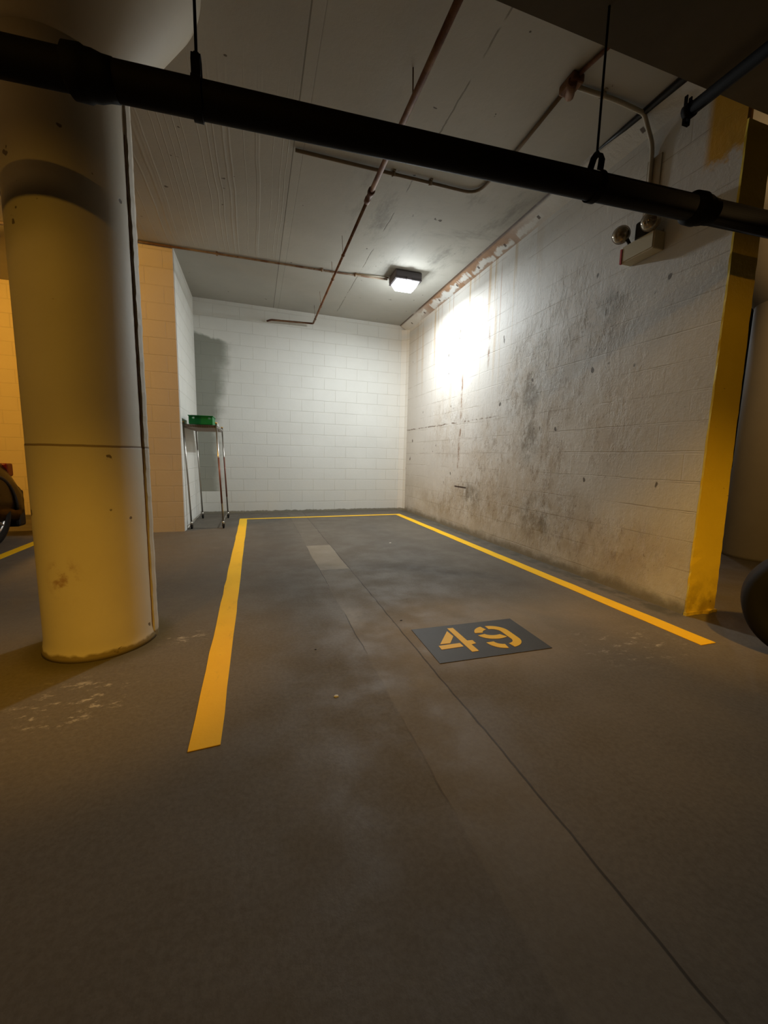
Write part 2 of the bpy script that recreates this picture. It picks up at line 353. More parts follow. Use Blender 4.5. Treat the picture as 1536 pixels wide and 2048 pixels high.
def mat_haunch():
    t = NT('haunch_concrete', 0.6, 0.3)
    x, y, z = t.xyz()
    base = t.mix(t.noise(2, 5), lin((196, 194, 188)), lin((222, 222, 218)))
    wob = t.math('MULTIPLY', t.math('SUBTRACT', t.noise(3.0, 6, 0.7), 0.5), 0.16)
    zz = t.math('ADD', z, wob)
    rust = t.mul(t.add(t.ramp(zz, 3.445, 3.465), t.mul(t.ramp(zz, 3.424, 3.412), 0.8), t.ramp(t.noise(3.2, 3, 0.5, (0, 1, 0), (0, 1.3, 0)), 0.56, 0.6)), t.band(y, 3.9, 6.6, 0.5))
    base = t.mix(t.mul(rust, 0.9), base, t.mix(t.noise(9, 5), lin((112, 74, 44)), lin((172, 130, 88))))
    dark = t.ramp(z, 3.475, 3.492); base = t.mix(t.mul(dark, t.ramp(t.noise(2.5, 4), 0.2, 0.5), 0.9), base, lin((66, 48, 34)))
    holes = t.mul(t.ramp(t.math('ABSOLUTE', t.math('SUBTRACT', t.math('FRACT', t.math('MULTIPLY', y, 1.75)), 0.5)), 0.035, 0.02), t.ramp(t.math('ABSOLUTE', t.math('SUBTRACT', z, 3.437)), 0.012, 0.008))
    base = t.mix(t.mul(holes, 0.85), base, lin((60, 40, 28)))
    t.color(base); t.bump(t.noise(14, 6, 0.7), 0.5, 0.012); return t.m
def mat_column():
    t = NT('painted_round_concrete', 0.6, 0.3)
    x, y, z = t.xyz()
    base = t.mix(t.noise(1.6, 5), lin((176, 166, 146)), lin((202, 194, 176)))
    pits = t.ramp(t.noise(17, 2, 0.4, (1,1,1), (2,3,1)), 0.735, 0.76); base = t.mix(t.mul(pits, 0.8), base, lin((72, 54, 34)))
    joint = t.line(t.math('ADD', z, t.math('MULTIPLY', t.noise(5, 3), 0.006)), 1.055, 0.003, 0.004); base = t.mix(t.mul(joint, 0.75), base, lin((96, 70, 40)))
    scuff = t.mul(t.blob(x, z, -0.88, 0.42, 0.10, 0.14), t.ramp(t.noise(12, 5), 0.45, 0.6)); base = t.mix(t.mul(scuff, 0.6), base, lin((120, 62, 36)))
    foot = t.ramp(t.math('ADD', z, t.math('MULTIPLY', t.noise(9, 4), 0.05)), 0.065, 0.05); base = t.mix(t.mul(foot, 0.85), base, lin((104, 88, 40)))
    t.color(base); t.bump(t.math('SUBTRACT', t.math('MULTIPLY', t.noise(30, 5), 0.3), t.math('ADD', pits, joint)), 0.35, 0.006); return t.m
def mat_yellow(name, c1, c2):
    t = NT(name, 0.5, 0.35); x, y, z = t.xyz()
    base = t.mix(t.noise(3, 5), lin(c1), lin(c2))
    dirt = t.mul(t.ramp(z, 0.35, 0.02), t.ramp(t.noise(8, 5), 0.35, 0.6)); base = t.mix(t.mul(dirt, 0.6), base, lin((120, 92, 30)))
    chip = t.ramp(t.noise(20, 3, 0.5), 0.74, 0.76); base = t.mix(t.mul(chip, 0.6), base, lin((110, 84, 30)))
    t.color(base); t.bump(t.noise(14, 5), 0.4, 0.008); return t.m
def mat_roadpaint():
    t = NT('yellow_line_paint', 0.55, 0.3); x, y, z = t.xyz()
    base = t.mix(t.noise(5, 5), lin((236, 182, 16)), lin((250, 200, 30)))
    wear = t.ramp(t.noise(22, 7, 0.8), 0.62, 0.72); base = t.mix(t.mul(wear, 0.45), base, lin((150, 120, 50)))
    scr = t.mul(t.ramp(t.noise(5, 5, 0.7, (2, 0.7, 1)), 0.58, 0.70), 0.25); base = t.mix(scr, base, lin((160, 124, 40)))
    t.color(base); t.bump(t.noise(60, 3), 0.2, 0.003); return t.m
def mat_black_paint():
    t = NT('black_stencil_panel_paint', 0.6, 0.35); x, y, z = t.xyz()
    base = t.mix(t.noise(4, 5), lin((54, 52, 50)), lin((72, 72, 70)))
    wear = t.ramp(t.noise(30, 6, 0.8), 0.60, 0.72); base = t.mix(t.mul(wear, 0.35), base, lin((104, 100, 92)))
    t.color(base); t.bump(t.noise(60, 3), 0.2, 0.003); return t.m
def mat_rust(name, a, b, c):
    t = NT(name, 0.7, 0.3, 0.2)
    base = t.mix(t.ramp(t.noise(6, 5), 0.4, 0.6), lin(a), lin(b)); base = t.mix(t.ramp(t.noise(17, 5), 0.55, 0.7), base, lin(c))
    t.color(base); t.bump(t.noise(40, 4), 0.4, 0.004); return t.m

M = dict(
    floor=mat_floor(), ceiling=mat_ceiling(),
    back=mat_block('white_painted_block', 'X', (206, 205, 198), (224, 224, 218), stain_back),
    side=mat_block('white_painted_return_block', 'Y', (206, 205, 198), (224, 224, 218)),
    wing=mat_block('tan_painted_block', 'X', (192, 184, 176), (208, 200, 192)),
    amberwall=mat_block('cream_painted_block', 'X', (208, 190, 150), (222, 206, 168)),
    rwall=mat_rightwall(), haunch=mat_haunch(), column=mat_column(),
    yellow=mat_yellow('yellow_pillar_paint', (212, 188, 62), (232, 206, 78)),
    line=mat_roadpaint(), panel=mat_black_paint(),
    soffit=simple('brown_grey_slab_concrete', (92, 84, 70), 0.85, 0.2, var=0.3, scale=6),
    grey=simple('plain_grey_concrete', (168, 160, 144), 0.8, 0.2, var=0.2, scale=4),
    blackpipe=simple('black_painted_iron', (11, 10, 9), 0.75, 0.12, var=0.4, scale=25),
    rusty=mat_rust('rusty_sprinkler_pipe', (96, 62, 44), (124, 92, 66), (76, 50, 38)),
    rustpaint=mat_rust('rust_spotted_conduit', (138, 122, 104), (108, 82, 64), (92, 60, 44)),
    conduit=simple('painted_conduit', (176, 168, 150), 0.55, 0.35, var=0.25, scale=12),
    darkconduit=simple('brown_grey_conduit', (134, 118, 98), 0.6, 0.3, var=0.3, scale=12),
    chrome=simple('chrome_wire', (176, 172, 164), 0.28, 0.5, 0.9, var=0.2, scale=30, bump=0),
    copper=simple('rust_tinted_chrome', (128, 86, 72), 0.5, 0.5, 0.5, var=0.2, scale=30, bump=0),
    rubber=simple('black_rubber', (16, 15, 15), 0.75, 0.25, var=0.3, scale=30),
    green=simple('green_plastic', (14, 122, 62), 0.45, 0.4, var=0.12, scale=15, bump=0),
    paper=simple('white_paper', (226, 228, 224), 0.8, 0.2, var=0.04, bump=0),
    shelfmetal=simple('shelf_sheet_metal', (150, 128, 112), 0.5, 0.4, 0.4, var=0.2, scale=14),
    brass=simple('brass_cap', (222, 176, 96), 0.35, 0.5, 0.7, var=0.1, bump=0),
    beige=simple('beige_enamel', (186, 176, 146), 0.45, 0.4, var=0.08, scale=10, bump=0),
    red=simple('red_tape', (176, 44, 34), 0.5, 0.3, var=0.1, bump=0),
    black=simple('black_plastic', (22, 21, 19), 0.5, 0.35, var=0.2, bump=0),
    fixture=simple('grey_cast_fixture', (96, 92, 96), 0.5, 0.4, 0.3, var=0.15, bump=0),
    carpaint=simple('dark_brown_car_paint', (26, 15, 8), 0.28, 0.5, 0.35, var=0.05, bump=0),
    trim=simple('black_car_trim', (14, 13, 12), 0.55, 0.4, var=0.1, bump=0),
    alloy=simple('silver_alloy', (176, 172, 166), 0.35, 0.5, 0.8, var=0.08, bump=0),
    carglass=simple('dark_car_glass', (12, 14, 15), 0.08, 0.6, var=0.02, bump=0),
    lens=simple('lamp_lens_grey', (170, 160, 150), 0.2, 0.5, 0.2, var=0.05, bump=0),
    redlens=simple('red_lamp_lens', (96, 20, 10), 0.2, 0.5, var=0.05, bump=0),
    lampglow=emit('lit_lamp_glass', (0.95, 0.98, 1.0), 3.0),
    sodiumglow=emit('lit_sodium_glass', (1.0, 0.55, 0.16), 6.0),
    tubeglow=emit('lit_tube_glass', (0.88, 0.94, 1.0), 5.0),
)
gm = NT('round_lamp_glass', 0.06, 0.9, 0.55); gm.b.inputs['Base Color'].default_value = lin((140, 128, 108)); gm.b.inputs['Coat Weight'].default_value = 0.8
M['bulbglass'] = gm.m

# ================================================================ THE SETTING
def struct(name, mb, m, label=None, **kw):
    o = mb.build(name, m, **kw); o['kind'] = 'structure'
    if label: o['label'] = label
    return o
Z = 3.5
YB = 7.5
def wallgrid(mb, axis, c, a0, a1, z0, z1):
    pass
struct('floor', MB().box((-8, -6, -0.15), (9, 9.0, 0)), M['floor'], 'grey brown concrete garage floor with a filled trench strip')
struct('ceiling', MB().box((-8, -6, Z), (9, 9.0, Z + 0.2)), M['ceiling'], 'painted grey white concrete ceiling slab')
struct('wall_back', MB().prism([(-1.0, 7.43), (2.9, YB + 0.05), (2.9, 7.8), (-1.0, 7.8)], 0, Z), M['back'], 'white painted block wall at the back of the stall')
struct('wall_right', MB().prism([(2.8, 1.90), (2.83, 1.90), (2.83, 1.99), (2.98, 1.99), (2.98, 7.8), (2.8, 7.8)], 0, Z), M['rwall'], 'stained and peeling white block wall right of the stall')
struct('wall_return', MB().box((-1.12, 5.83, 0), (-0.9, 7.6, Z)), M['side'], 'narrow white block return wall behind the trolley')
struct('wall_wing', MB().box((-2.1, 5.80, 0), (-0.905, 6.0, Z)), M['wing'], 'tan block wall end behind the round column')
struct('wall_left_bay', MB().box((-8, 7.75, 0), (-1.0, 7.95, Z)), M['amberwall'], 'amber lit block wall at the back of the left bay')
struct('wall_left', MB().box((-8.2, -6, 0), (-8, 9, Z)), M['amberwall'])
struct('wall_behind', MB().box((-8, -6.2, 0), (9, -6, Z)), M['grey'])
struct('wall_far_right', MB().box((8.8, -6, 0), (9.0, 9, Z)), M['grey'], 'far grey wall seen through the gap beside the yellow pillar')
struct('wall_right_bay', MB().box((2.98, 7.75, 0), (9, 7.95, Z)), M['grey'])
# dropped slab over the aisle
struct('trim_1', MB().box((-8, -0.6, 3.05), (9, 1.84, Z)), M['soffit'], 'dark dropped concrete slab over the stall mouth')
# haunch along the top of the right wall
mb = MB()
mb.prism([(2.645, Z), (2.66, 3.485), (2.70, 3.462), (2.802, 3.400), (2.85, 3.40), (2.85, Z)], 1.97, 7.52, 'XZ')
struct('trim_2', mb, M['haunch'], 'rust stained concrete haunch between ceiling and right wall')
# black strip along the ceiling corner near the slab edge
struct('trim_3', MB().tube([(2.665, 1.85, 3.475), (2.668, 2.2, 3.478), (2.655, 2.65, 3.482), (2.65, 2.9, 3.495)], 0.02, 10, True, [0.026, 0.026, 0.018, 0.006]), M['black'], 'black strip between ceiling and wall near the slab edge')
# mortar strip in the corner
struct('trim_4', MB().prism([(2.80, 7.56), (2.80, 7.40), (2.775, 7.48), (2.69, 7.54)], 0, 3.42), M['back'], 'mortar strip in the corner of the back wall')

# ---- yellow wall-end pillar
def rough_post(x0, x1, y0, y1, z0, z1, name, m, amp=0.006):
    bm = bmesh.new(); n = 60; rng = random.Random(3); ring = []
    segs = [(x0, y0), ((x0*2+x1)/3, y0), ((x0+2*x1)/3, y0), (x1, y0), (x1, y1), (2.83, y1), (2.83, 1.899), (x0, 1.899)]
    for i in range(n + 1):
        z = z0 + (z1 - z0) * i / n; r = []
        for j, (x, y) in enumerate(segs):
            if x > 2.9: x -= (x - 2.9) / 0.165 * 0.06 * z / 3.05
            a = amp * (2.0 if z < 0.5 else 1.0) if j in (0, 3, 7) else amp * 0.15 if j < 5 else 0
            dz = 0
            if i == 0: dz = 0
            r.append(bm.verts.new((x + rng.uniform(-a, a), y + rng.uniform(-a, a) * 0.5, z + dz)))
        ring.append(r)
    k = len(segs)
    for i in range(n):
        for j in range(k): bm.faces.new((ring[i][j], ring[i][(j+1) % k], ring[i+1][(j+1) % k], ring[i+1][j]))
    bm.faces.new(ring[0][::-1]); bm.faces.new(ring[-1])
    mb = MB(); mb.bm.free(); mb.bm = bm
    return mb.build(name, m)
pil = rough_post(2.797, 3.075, 1.887, 1.985, 0.0, 3.05, 'pillar', M['yellow'], 0.0022)
tag(pil, 'square yellow painted concrete pillar at the near end of the stained wall', 'pillar')
mb = MB(); rng = random.Random(5)
pts = [(2.790 + 0.30 * i / 9, 1.876 + rng.uniform(-0.012, 0.008)) for i in range(10)] + [(3.09, 1.985), (2.84, 1.985), (2.84, 1.898), (2.790, 1.898)]
mb.prism(pts, 0.0, 0.022)
o = mb.build('pillar_footing', M['yellow'], pil)

# ---- round column with flared capital
cx, cy = -0.815, 2.47
root = empty('round_column', (cx, cy, 0), 0, 'round painted concrete column with flared top left of the stall', 'column')
prof = []
rng = random.Random(9)
for i in range(5): prof.append((0.252 + (0.012, 0.010, 0.004, 0.002, 0)[i], 0.02 * i))
prof += [(0.252, 1.053), (0.2505, 1.057), (0.250, 2.6), (0.25, 2.74)]
MB().lathe(prof, seg=96).build('shaft', M['column'], root)
MB().lathe([(0.25, 2.74), (0.262, 2.76), (0.60, 3.29), (0.604, 3.30), (0.604, 3.50)], seg=96).build('capital', M['column'], root)
mb = MB()   # raised formwork seam on the right side
n = 90; rings = []; rg = random.Random(21)
for i in range(n + 1):
    z = 2.74 * i / n; a0 = -7.0 + rg.uniform(-0.5, 0.5); rr = 0.267 + rg.uniform(-0.0016, 0.0016)
    P = [(0.24, a0)] + [(rr - (0.006 if k in (0, 5) else 0), a0 + 38 * k / 5 + (0 if k else 0.8)) for k in range(6)] + [(0.24, a0 + 38)]
    rings.append([mb.bm.verts.new((r_ * math.cos(math.radians(q)), r_ * math.sin(math.radians(q)), z)) for r_, q in P])
m_ = len(rings[0])
for i in range(n):
    for k in range(m_): mb.bm.faces.new((rings[i][k], rings[i][(k+1) % m_], rings[i+1][(k+1) % m_], rings[i+1][k]))
mb.bm.faces.new(rings[0][::-1]); mb.bm.faces.new(rings[-1])
mb.build('seam_strip', M['column'], root)
mb = MB()   # crack beside the seam strip
pts = []
for i in range(70):
    z = 0.03 + 2.5 * i / 69; aa = math.radians(-8.3 + rg.uniform(-0.4, 0.4)); pts.append((0.2525 * math.cos(aa), 0.2525 * math.sin(aa), z))
mb.tube(pts, 0.0022, 6)
mb.build('seam_crack', M['rusty'], root)

# ---- second round column, beyond the yellow pillar
root2 = empty('round_column', (5.50, 2.97, 0), 0, 'round grey column partly hidden behind the yellow pillar', 'column')
MB().lathe([(0.375, 0), (0.37, 0.03), (0.365, 1.0), (0.36, 1.01), (0.36, 2.75)], seg=72).build('shaft', M['grey'], root2)
MB().lathe([(0.36, 2.75), (0.7, 3.29), (0.7, 3.5)], seg=72).build('capital', M['grey'], root2)

# ================================================================ PAINT ON THE FLOOR
def strip(name, poly, m, label, cat, h=0.003, parent=None):
    o = MB().prism(poly, 0.0005, h).build(name, m, parent)
    if parent is None: tag(o, label, cat)
    return o
def jag(p, q, n, amp, seed):
    r = random.Random(seed); out = []
    for i in range(n):
        t = i / (n - 1); a = amp if 0 < i < n - 1 else 0
        out.append((p[0] + (q[0]-p[0])*t + r.uniform(-a, a), p[1] + (q[1]-p[1])*t + r.uniform(-a, a)))
    return out
strip('stall_line', jag((-0.243, 1.412), (-0.25, 6.80), 30, 0.003, 1) + jag((-0.137, 6.80), (-0.137, 1.42), 30, 0.003, 2), M['line'], 'yellow painted line along the left side of the stall', 'floor line')
strip('stall_line', jag((2.425, 1.53), (2.428, 6.86), 30, 0.003, 3)+ jag((2.535, 6.95), (2.545, 1.53), 30, 0.004, 4), M['line'], 'yellow painted line beside the stained right wall', 'floor line')
strip('stall_line', jag((-0.138, 6.72), (2.428, 6.85), 16, 0.003, 5) + jag((2.535, 6.951), (-0.138, 6.80), 16, 0.003, 6), M['line'], 'yellow painted line across the back of the stall', 'floor line')
strip('stall_line', [(-2.40, 1.5), (-2.30, 1.5), (-2.30, 6.8), (-2.40, 6.8)], M['line'], 'yellow painted line beside the parked brown car', 'floor line')
pn = MB().prism([(0.881, 2.15), (1.572, 2.146), (1.555, 1.728), (0.873, 1.735)], 0.0005, 0.003).build('number_panel', M['panel'])
tag(pn, 'black painted rectangle on the floor with yellow stencilled number 49', 'floor marking')
def stencil(polys, name):
    mb = MB()
    for p in polys: mb.prism(p, 0.0032, 0.0048)
    return mb.build(name, M['line'], pn)
four = [
    [(1.098, 2.107), (1.136, 2.105), (1.136, 1.928), (1.168, 1.925), (1.168, 1.884), (1.136, 1.880), (1.136, 1.800), (1.095, 1.800), (1.095, 1.88)],
    [(1.080, 2.072), (1.084, 1.998), (1.026, 1.922), (0.965, 1.925)],
    [(0.948, 1.909), (1.080, 1.911), (1.080, 1.868), (0.945, 1.865)]]
def arc(cx_, cy_, rx, ry, a0, a1, n=10):
    return [(cx_ + rx * math.cos(math.radians(a0 + (a1-a0)*i/n)), cy_ + ry * math.sin(math.radians(a0 + (a1-a0)*i/n))) for i in range(n + 1)]
nine = [
    arc(1.338, 1.992, 0.108, 0.088, 105, 172) + arc(1.338, 1.992, 0.058, 0.040, 172, 105),
    arc(1.338, 1.985, 0.108, 0.082, 190, 300) + arc(1.338, 1.985, 0.058, 0.036, 300, 190),
    arc(1.342, 1.985, 0.106, 0.092, 90, 0) + arc(1.342, 1.882, 0.106, 0.092, 0, -82) + arc(1.342, 1.882, 0.056, 0.046, -82, 0) + arc(1.342, 1.985, 0.056, 0.048, 0, 90),
    arc(1.330, 1.878, 0.100, 0.092, 180, 262) + arc(1.330, 1.878, 0.052, 0.044, 262, 180)]
stencil(four, 'stencilled_digit'); stencil(nine, 'stencilled_digit')

# ================================================================ MAIN BLACK PIPE
pa = Vector((-3.5, 1.93, 2.255)); pb = Vector((4.6, 1.555, 2.355))
def onpipe(x): 
    t = (x - pa.x) / (pb.x - pa.x); return pa + (pb - pa) * t
root = empty('drain_pipe', onpipe(0.5), 0, 'thick black iron pipe hung across the mouth of the stall', 'pipe')
def rel(p, r=root): return Vector(p) - r.location
R0 = 0.057
MB().tube([rel(pa), rel(pb)], R0, 40).build('pipe', M['blackpipe'], root)
d = (pb - pa).normalized()
for xc, w_ in ((-0.505, 0.15), (2.20, 0.15)):
    c0 = onpipe(xc)
    pts, rad = [], []
    for s_, r_ in ((-0.5, R0), (-0.42, R0 + 0.016), (-0.1, R0 + 0.018), (-0.02, R0 + 0.012), (0.12, R0 + 0.011), (0.3, R0 + 0.004), (0.5, R0 + 0.002)):
        pts.append(rel(c0 + d * (s_ * w_))); rad.append(r_)
    MB().tube(pts, R0, 40, True, rad).build('coupling', M['blackpipe'], root)
# clevis hangers
def hanger(x, label):
    c0 = onpipe(x); h = empty('pipe_hanger', c0, 0, label, 'pipe hanger', 'hangers of the black pipe')
    mb = MB(); n = 40; rin = R0 + 0.002; prof = []
    for i in range(n + 1):
        a = math.radians(-245 + 310 * i / n)     # open towards the top
        prof.append((rin * math.cos(a), rin * math.sin(a)))
    # teardrop top
    top = [(0.030, 0.098), (0.016, 0.128), (0.0, 0.134), (-0.016, 0.128), (-0.030, 0.098)]
    ring = prof + top
    W = 0.016; T = 0.006; vo = []
    m_ = len(ring)
    for i, (y, z) in enumerate(ring):
        y0, z0 = ring[i-1]; y1, z1 = ring[(i+1) % m_]
        tx, tz = y1 - y0, z1 - z0; L = math.hypot(tx, tz) or 1; nx, nz = tz / L, -tx / L
        vo.append([mb.bm.verts.new((sx, y + nx * k, z + nz * k)) for sx, k in ((-W, 0), (W, 0), (W, T), (-W, T))])
    for i in range(m_):
        for j in range(4): mb.bm.faces.new((vo[i][j], vo[i][(j+1) % 4], vo[(i+1) % m_][(j+1) % 4], vo[(i+1) % m_][j]))
    mb.build('ring', M['blackpipe'], h)
    MB().tube([(0, 0, 0.125), (0, 0, 3.05 - c0.z)], 0.0055, 10).build('rod', M['blackpipe'], h)
    MB().tube([(0, 0, 0.128), (0, 0, 0.146)], 0.011, 6).build('nut', M['blackpipe'], h)
    return h
hanger(-0.172, 'black pipe hanger with threaded rod beside the round column')
hanger(1.548, 'black pipe hanger ring with long rod in front of the right wall')

# ---- pipe under the dropped slab, top right
root = empty('service_pipe', (2.33, 1.9, 2.97), 0, 'dark pipe under the dropped slab ending at the stained wall top', 'pipe')
MB().tube([(0.03, -4.5, 0.0), (0.0, -0.02, 0.0)], 0.032, 20).build('pipe', M['blackpipe'], root)
mb = MB().tube([(0, -0.03, 0), (0, 0.012, 0)], 0.038, 20); mb.box((-0.02, -0.004, -0.055), (-0.012, 0.012, 0.08)); mb.box((0.012, -0.004, -0.055), (0.02, 0.012, 0.08)); mb.box((-0.02, -0.004, -0.063), (0.02, 0.012, -0.05))
mb.build('end_clamp', M['blackpipe'], root)

# ================================================================ CEILING PIPES AND CONDUITS
root = empty('sprinkler_pipe', (1.0, 3.8, 3.28), 0, 'rusty sprinkler pipe running the length of the stall under the ceiling', 'pipe')
o3 = root.location
def R(p): return Vector(p) - o3
zS = 3.30
MB().tube([R((1.02, 1.2, zS)), R((1.0, 3.70, zS))], 0.021, 16).build('wide_pipe', M['rusty'], root)
MB().tube([R((1.0, y, zS)) for y in (3.66, 3.70, 3.71, 3.77, 3.78, 3.83)], 0.03, 16, True, [0.030, 0.030, 0.023, 0.023, 0.027, 0.027]).build('coupling', M['rusty'], root)
MB().tube(bend([R((1.0, 3.8, zS)), R((0.996, 7.33, 3.282)), R((0.30, 7.335, 3.262)), R((0.24, 7.42, 3.262))], 0.03), 0.0145, 14).build('narrow_pipe', M['rusty'], root)
for y in (4.85, 5.5, 6.5, 7.1):
    zz = zS - (y - 3.3) * 0.0045
    mb = MB().tube([R((0.998, y - 0.015, zz)), R((0.998, y + 0.015, zz))], 0.019, 12)
    mb.tube([R((0.998, y, zz)), R((0.985, y, Z - 0.001))], 0.0028, 8)
    mb.build('bracket', M['rustpaint'], root)
for y in (1.95, 2.75):
    MB().tube([R((1.015, y, zS + 0.01)), R((1.01, y, Z - 0.001))], 0.005, 8).build('bracket', M['rusty'], root)

def conduit(name, pts, r, m, label, clips=(), rad=0.08):
    root = empty(name, pts[len(pts)//2], 0, label, 'conduit'); o_ = root.location
    MB().tube(bend([Vector(p) - o_ for p in pts], rad), r, 12).build('tube', m, root)
    for cpos, ax in clips:
        c_ = Vector(cpos) - o_; e = Vector({'X': (0.012, 0, 0), 'Y': (0, 0.012, 0), 'Z': (0, 0, 0.012)}[ax])
        mb = MB().tube([c_ - e, c_ + e], r * 1.5, 12)
        if ax == 'X': mb.box((c_.x - 0.01, c_.y - 0.035, c_.z + r*0.8), (c_.x + 0.01, c_.y + 0.035, c_.z + r + 0.004))
        elif ax == 'Y': mb.box((c_.x - 0.035, c_.y - 0.01, c_.z + r*0.8), (c_.x + 0.035, c_.y + 0.01, c_.z + r + 0.004))
        mb.build('clip', m, root)
    return root
zc = Z - 0.018
conduit('lamp_conduit', [(-2.0, 5.77, zc), (-1.2, 5.77, zc), (1.0, 5.74, zc), (1.80, 5.70, zc)], 0.0125, M['rustpaint'], 'thin conduit across the ceiling feeding the white lamp', [((-0.4, 5.768, zc), 'X'), ((0.9, 5.742, zc), 'X'), ((1.35, 5.725, zc), 'X')])
conduit('lamp_conduit', [(1.35, 5.69, zc), (1.80, 5.64, zc)], 0.009, M['conduit'], 'short pale conduit beside the thin one at the white lamp')
conduit('ceiling_conduit', [(0.36, 3.69, zc), (2.02, 3.68, zc), (2.045, 3.2, zc), (2.02, 2.55, zc)], 0.0135, M['darkconduit'], 'brown conduit bending round behind the black pipe', [((1.2, 3.685, zc), 'X'), ((1.55, 3.683, zc), 'X')], 0.14)
conduit('ceiling_conduit', [(2.02, 2.42, zc), (2.06, 2.2, zc), (2.06, 1.86, zc)], 0.0135, M['rusty'], 'dark rusty conduit from the junction to the dropped slab')
jb = MB(); jb.box((1.975, 2.42, Z - 0.055), (2.065, 2.56, Z), 0.012); jb.tube([(1.99, 2.44, Z - 0.05), (2.05, 2.54, Z - 0.05)], 0.03, 10)
tag(jb.build('junction_box', M['rusty']), 'dark rusty junction box on the ceiling above the black pipe', 'junction box')
conduit('wall_conduit', [(2.06, 2.50, zc), (2.40, 2.49, zc), (2.66, 2.50, 3.475), (2.700, 2.505, 3.42), (2.775, 2.505, 3.3), (2.782, 2.505, 2.80)], 0.0145, M['conduit'], 'pale conduit curving from the ceiling down to the emergency light', [((2.28, 2.492, zc), 'X')], 0.10)

# ================================================================ STALL LAMP
root = empty('ceiling_lamp', (2.0, 5.52, Z), 0, 'lit white square ceiling lamp near the back right corner', 'ceiling lamp')
mb = MB().box((-0.19, -0.15, -0.10), (0.19, 0.15, 0.0), 0.02); mb.build('housing', M['fixture'], root)
mb = MB()   # tapered prismatic glass
t0 = [(-0.17, -0.13), (0.17, -0.13), (0.17, 0.13), (-0.17, 0.13)]; t1 = [(-0.12, -0.09), (0.12, -0.09), (0.12, 0.09), (-0.12, 0.09)]
A = [mb.bm.verts.new((x, y, -0.10)) for x, y in t0]; B = [mb.bm.verts.new((x, y, -0.19)) for x, y in t1]
for i in range(4): mb.bm.faces.new((A[i], A[(i+1) % 4], B[(i+1) % 4], B[i]))
mb.bm.faces.new(A[::-1]); mb.bm.faces.new(B)
mb.build('glass', M['lampglow'], root, bevel=0.01)
mb = MB().box((-0.185, -0.145, -0.112), (0.185, 0.145, -0.098)); mb.box((-0.03, -0.165, -0.12), (0.03, -0.13, -0.08), 0.005)
mb.build('bezel', M['fixture'], root)

# sodium lamps over the aisle and bays (they light the scene from outside the frame)
def sodium(loc, label, glow='sodiumglow'):
    r_ = empty('sodium_lamp', loc, 0, label, 'ceiling lamp')
    MB().box((-0.15, -0.15, -0.09), (0.15, 0.15, 0), 0.015).build('housing', M['fixture'], r_)
    MB().lathe([(0.12, -0.09), (0.11, -0.10), (0.05, -0.105)], seg=24).build('glass', M[glow], r_)
sodium((-4.0, 4.2, Z), 'sodium ceiling lamp over the left bay')

# ================================================================ EMERGENCY LIGHT
root = empty('emergency_light', (2.8, 2.485, 2.597), 0, 'beige emergency light with two round lamp heads on the stained wall', 'emergency light')
MB().box((-0.10, -0.135, -0.062), (0.0, 0.135, 0.062), 0.008).build('battery_box', M['beige'], root)
MB().box((-0.104, -0.125, -0.050), (-0.099, 0.120, 0.056)).build('front_cover', M['beige'], root)
MB().box((-0.108, 0.126, -0.060), (-0.090, 0.140, 0.045)).build('red_stripe', M['red'], root)
mb = MB().box((-0.085, -0.045, 0.062), (-0.015, 0.050, 0.19), 0.014); mb.build('lamp_bracket', M['black'], root)
for yy, zz, xx in ((0.125, 0.140, -0.13), (-0.118, 0.112, -0.13)):
    lh = MB().lathe([(0.012, 0.085), (0.034, 0.075), (0.052, 0.050), (0.060, 0.020), (0.062, 0.0)], (0, 0, 0), 'X', 32).build('lamp_head', M['lens'], root, loc=(xx, yy, zz))
    lh.rotation_euler = (0, math.radians(-18), math.radians(42))
    MB().lathe([(0.061, 0.0), (0.056, -0.020), (0.038, -0.040), (0.010, -0.050)], (0, 0, 0), 'X', 32).build('lens', M['bulbglass'], lh)
    MB().tube([(xx + 0.04, yy * 0.85, zz - 0.03), (xx + 0.055, yy * 0.7, 0.06)], 0.012, 10).build('swivel', M['black'], root)
MB().box((-0.012, -0.05, 0.062), (0.0, 0.06, 0.62)).build('backing_strip', M['grey'], root)

# ================================================================ TROLLEY
root = empty('wire_trolley', (-0.66, 6.43, 0), 0, 'tall chrome wheeled shelf trolley standing in the back left corner', 'trolley')
corners = [(-0.842, 5.97), (-0.435, 5.95), (-0.43, 6.90), (-0.81, 6.93)]
LX = -0.052; HT = 1.40
def T(x, y, z):   # the trolley leans a little to the left
    return Vector((x + LX * (z / HT) + 0.66, y - 6.43, z))
for i, (x, y) in enumerate(corners):
    MB().tube([T(x, y, 0.085), T(x, y, HT + 0.035)], 0.0115, 14).build('post', M['chrome'], root)
    if i in (1, 2):
        MB().tube([T(x, y, 0.35), T(x, y, 0.98)], 0.0122, 14).build('rust_stain_sleeve', M['copper'], root)
    MB().tube([T(x, y, HT + 0.030), T(x, y, HT + 0.045)], 0.016, 12).build('post_cap', M['brass'], root)
    ca = MB().tube([T(x, y, 0.06), T(x, y, 0.10)], 0.016, 12)
    p = T(x, y, 0); ca.box((p.x - 0.020, p.y - 0.012, 0.03), (p.x - 0.014, p.y + 0.022, 0.07)); ca.box((p.x + 0.014, p.y - 0.012, 0.03), (p.x + 0.020, p.y + 0.022, 0.07)); ca.box((p.x - 0.02, p.y - 0.014, 0.062), (p.x + 0.02, p.y + 0.022, 0.070))
    cb = ca.build('caster', M['chrome'], root)
    MB().lathe([(0.012, -0.012), (0.028, -0.012), (0.034, -0.008), (0.034, 0.008), (0.028, 0.012), (0.012, 0.012)], (p.x, p.y + 0.008, 0.034), 'X', 24).build('wheel', M['rubber'], cb)
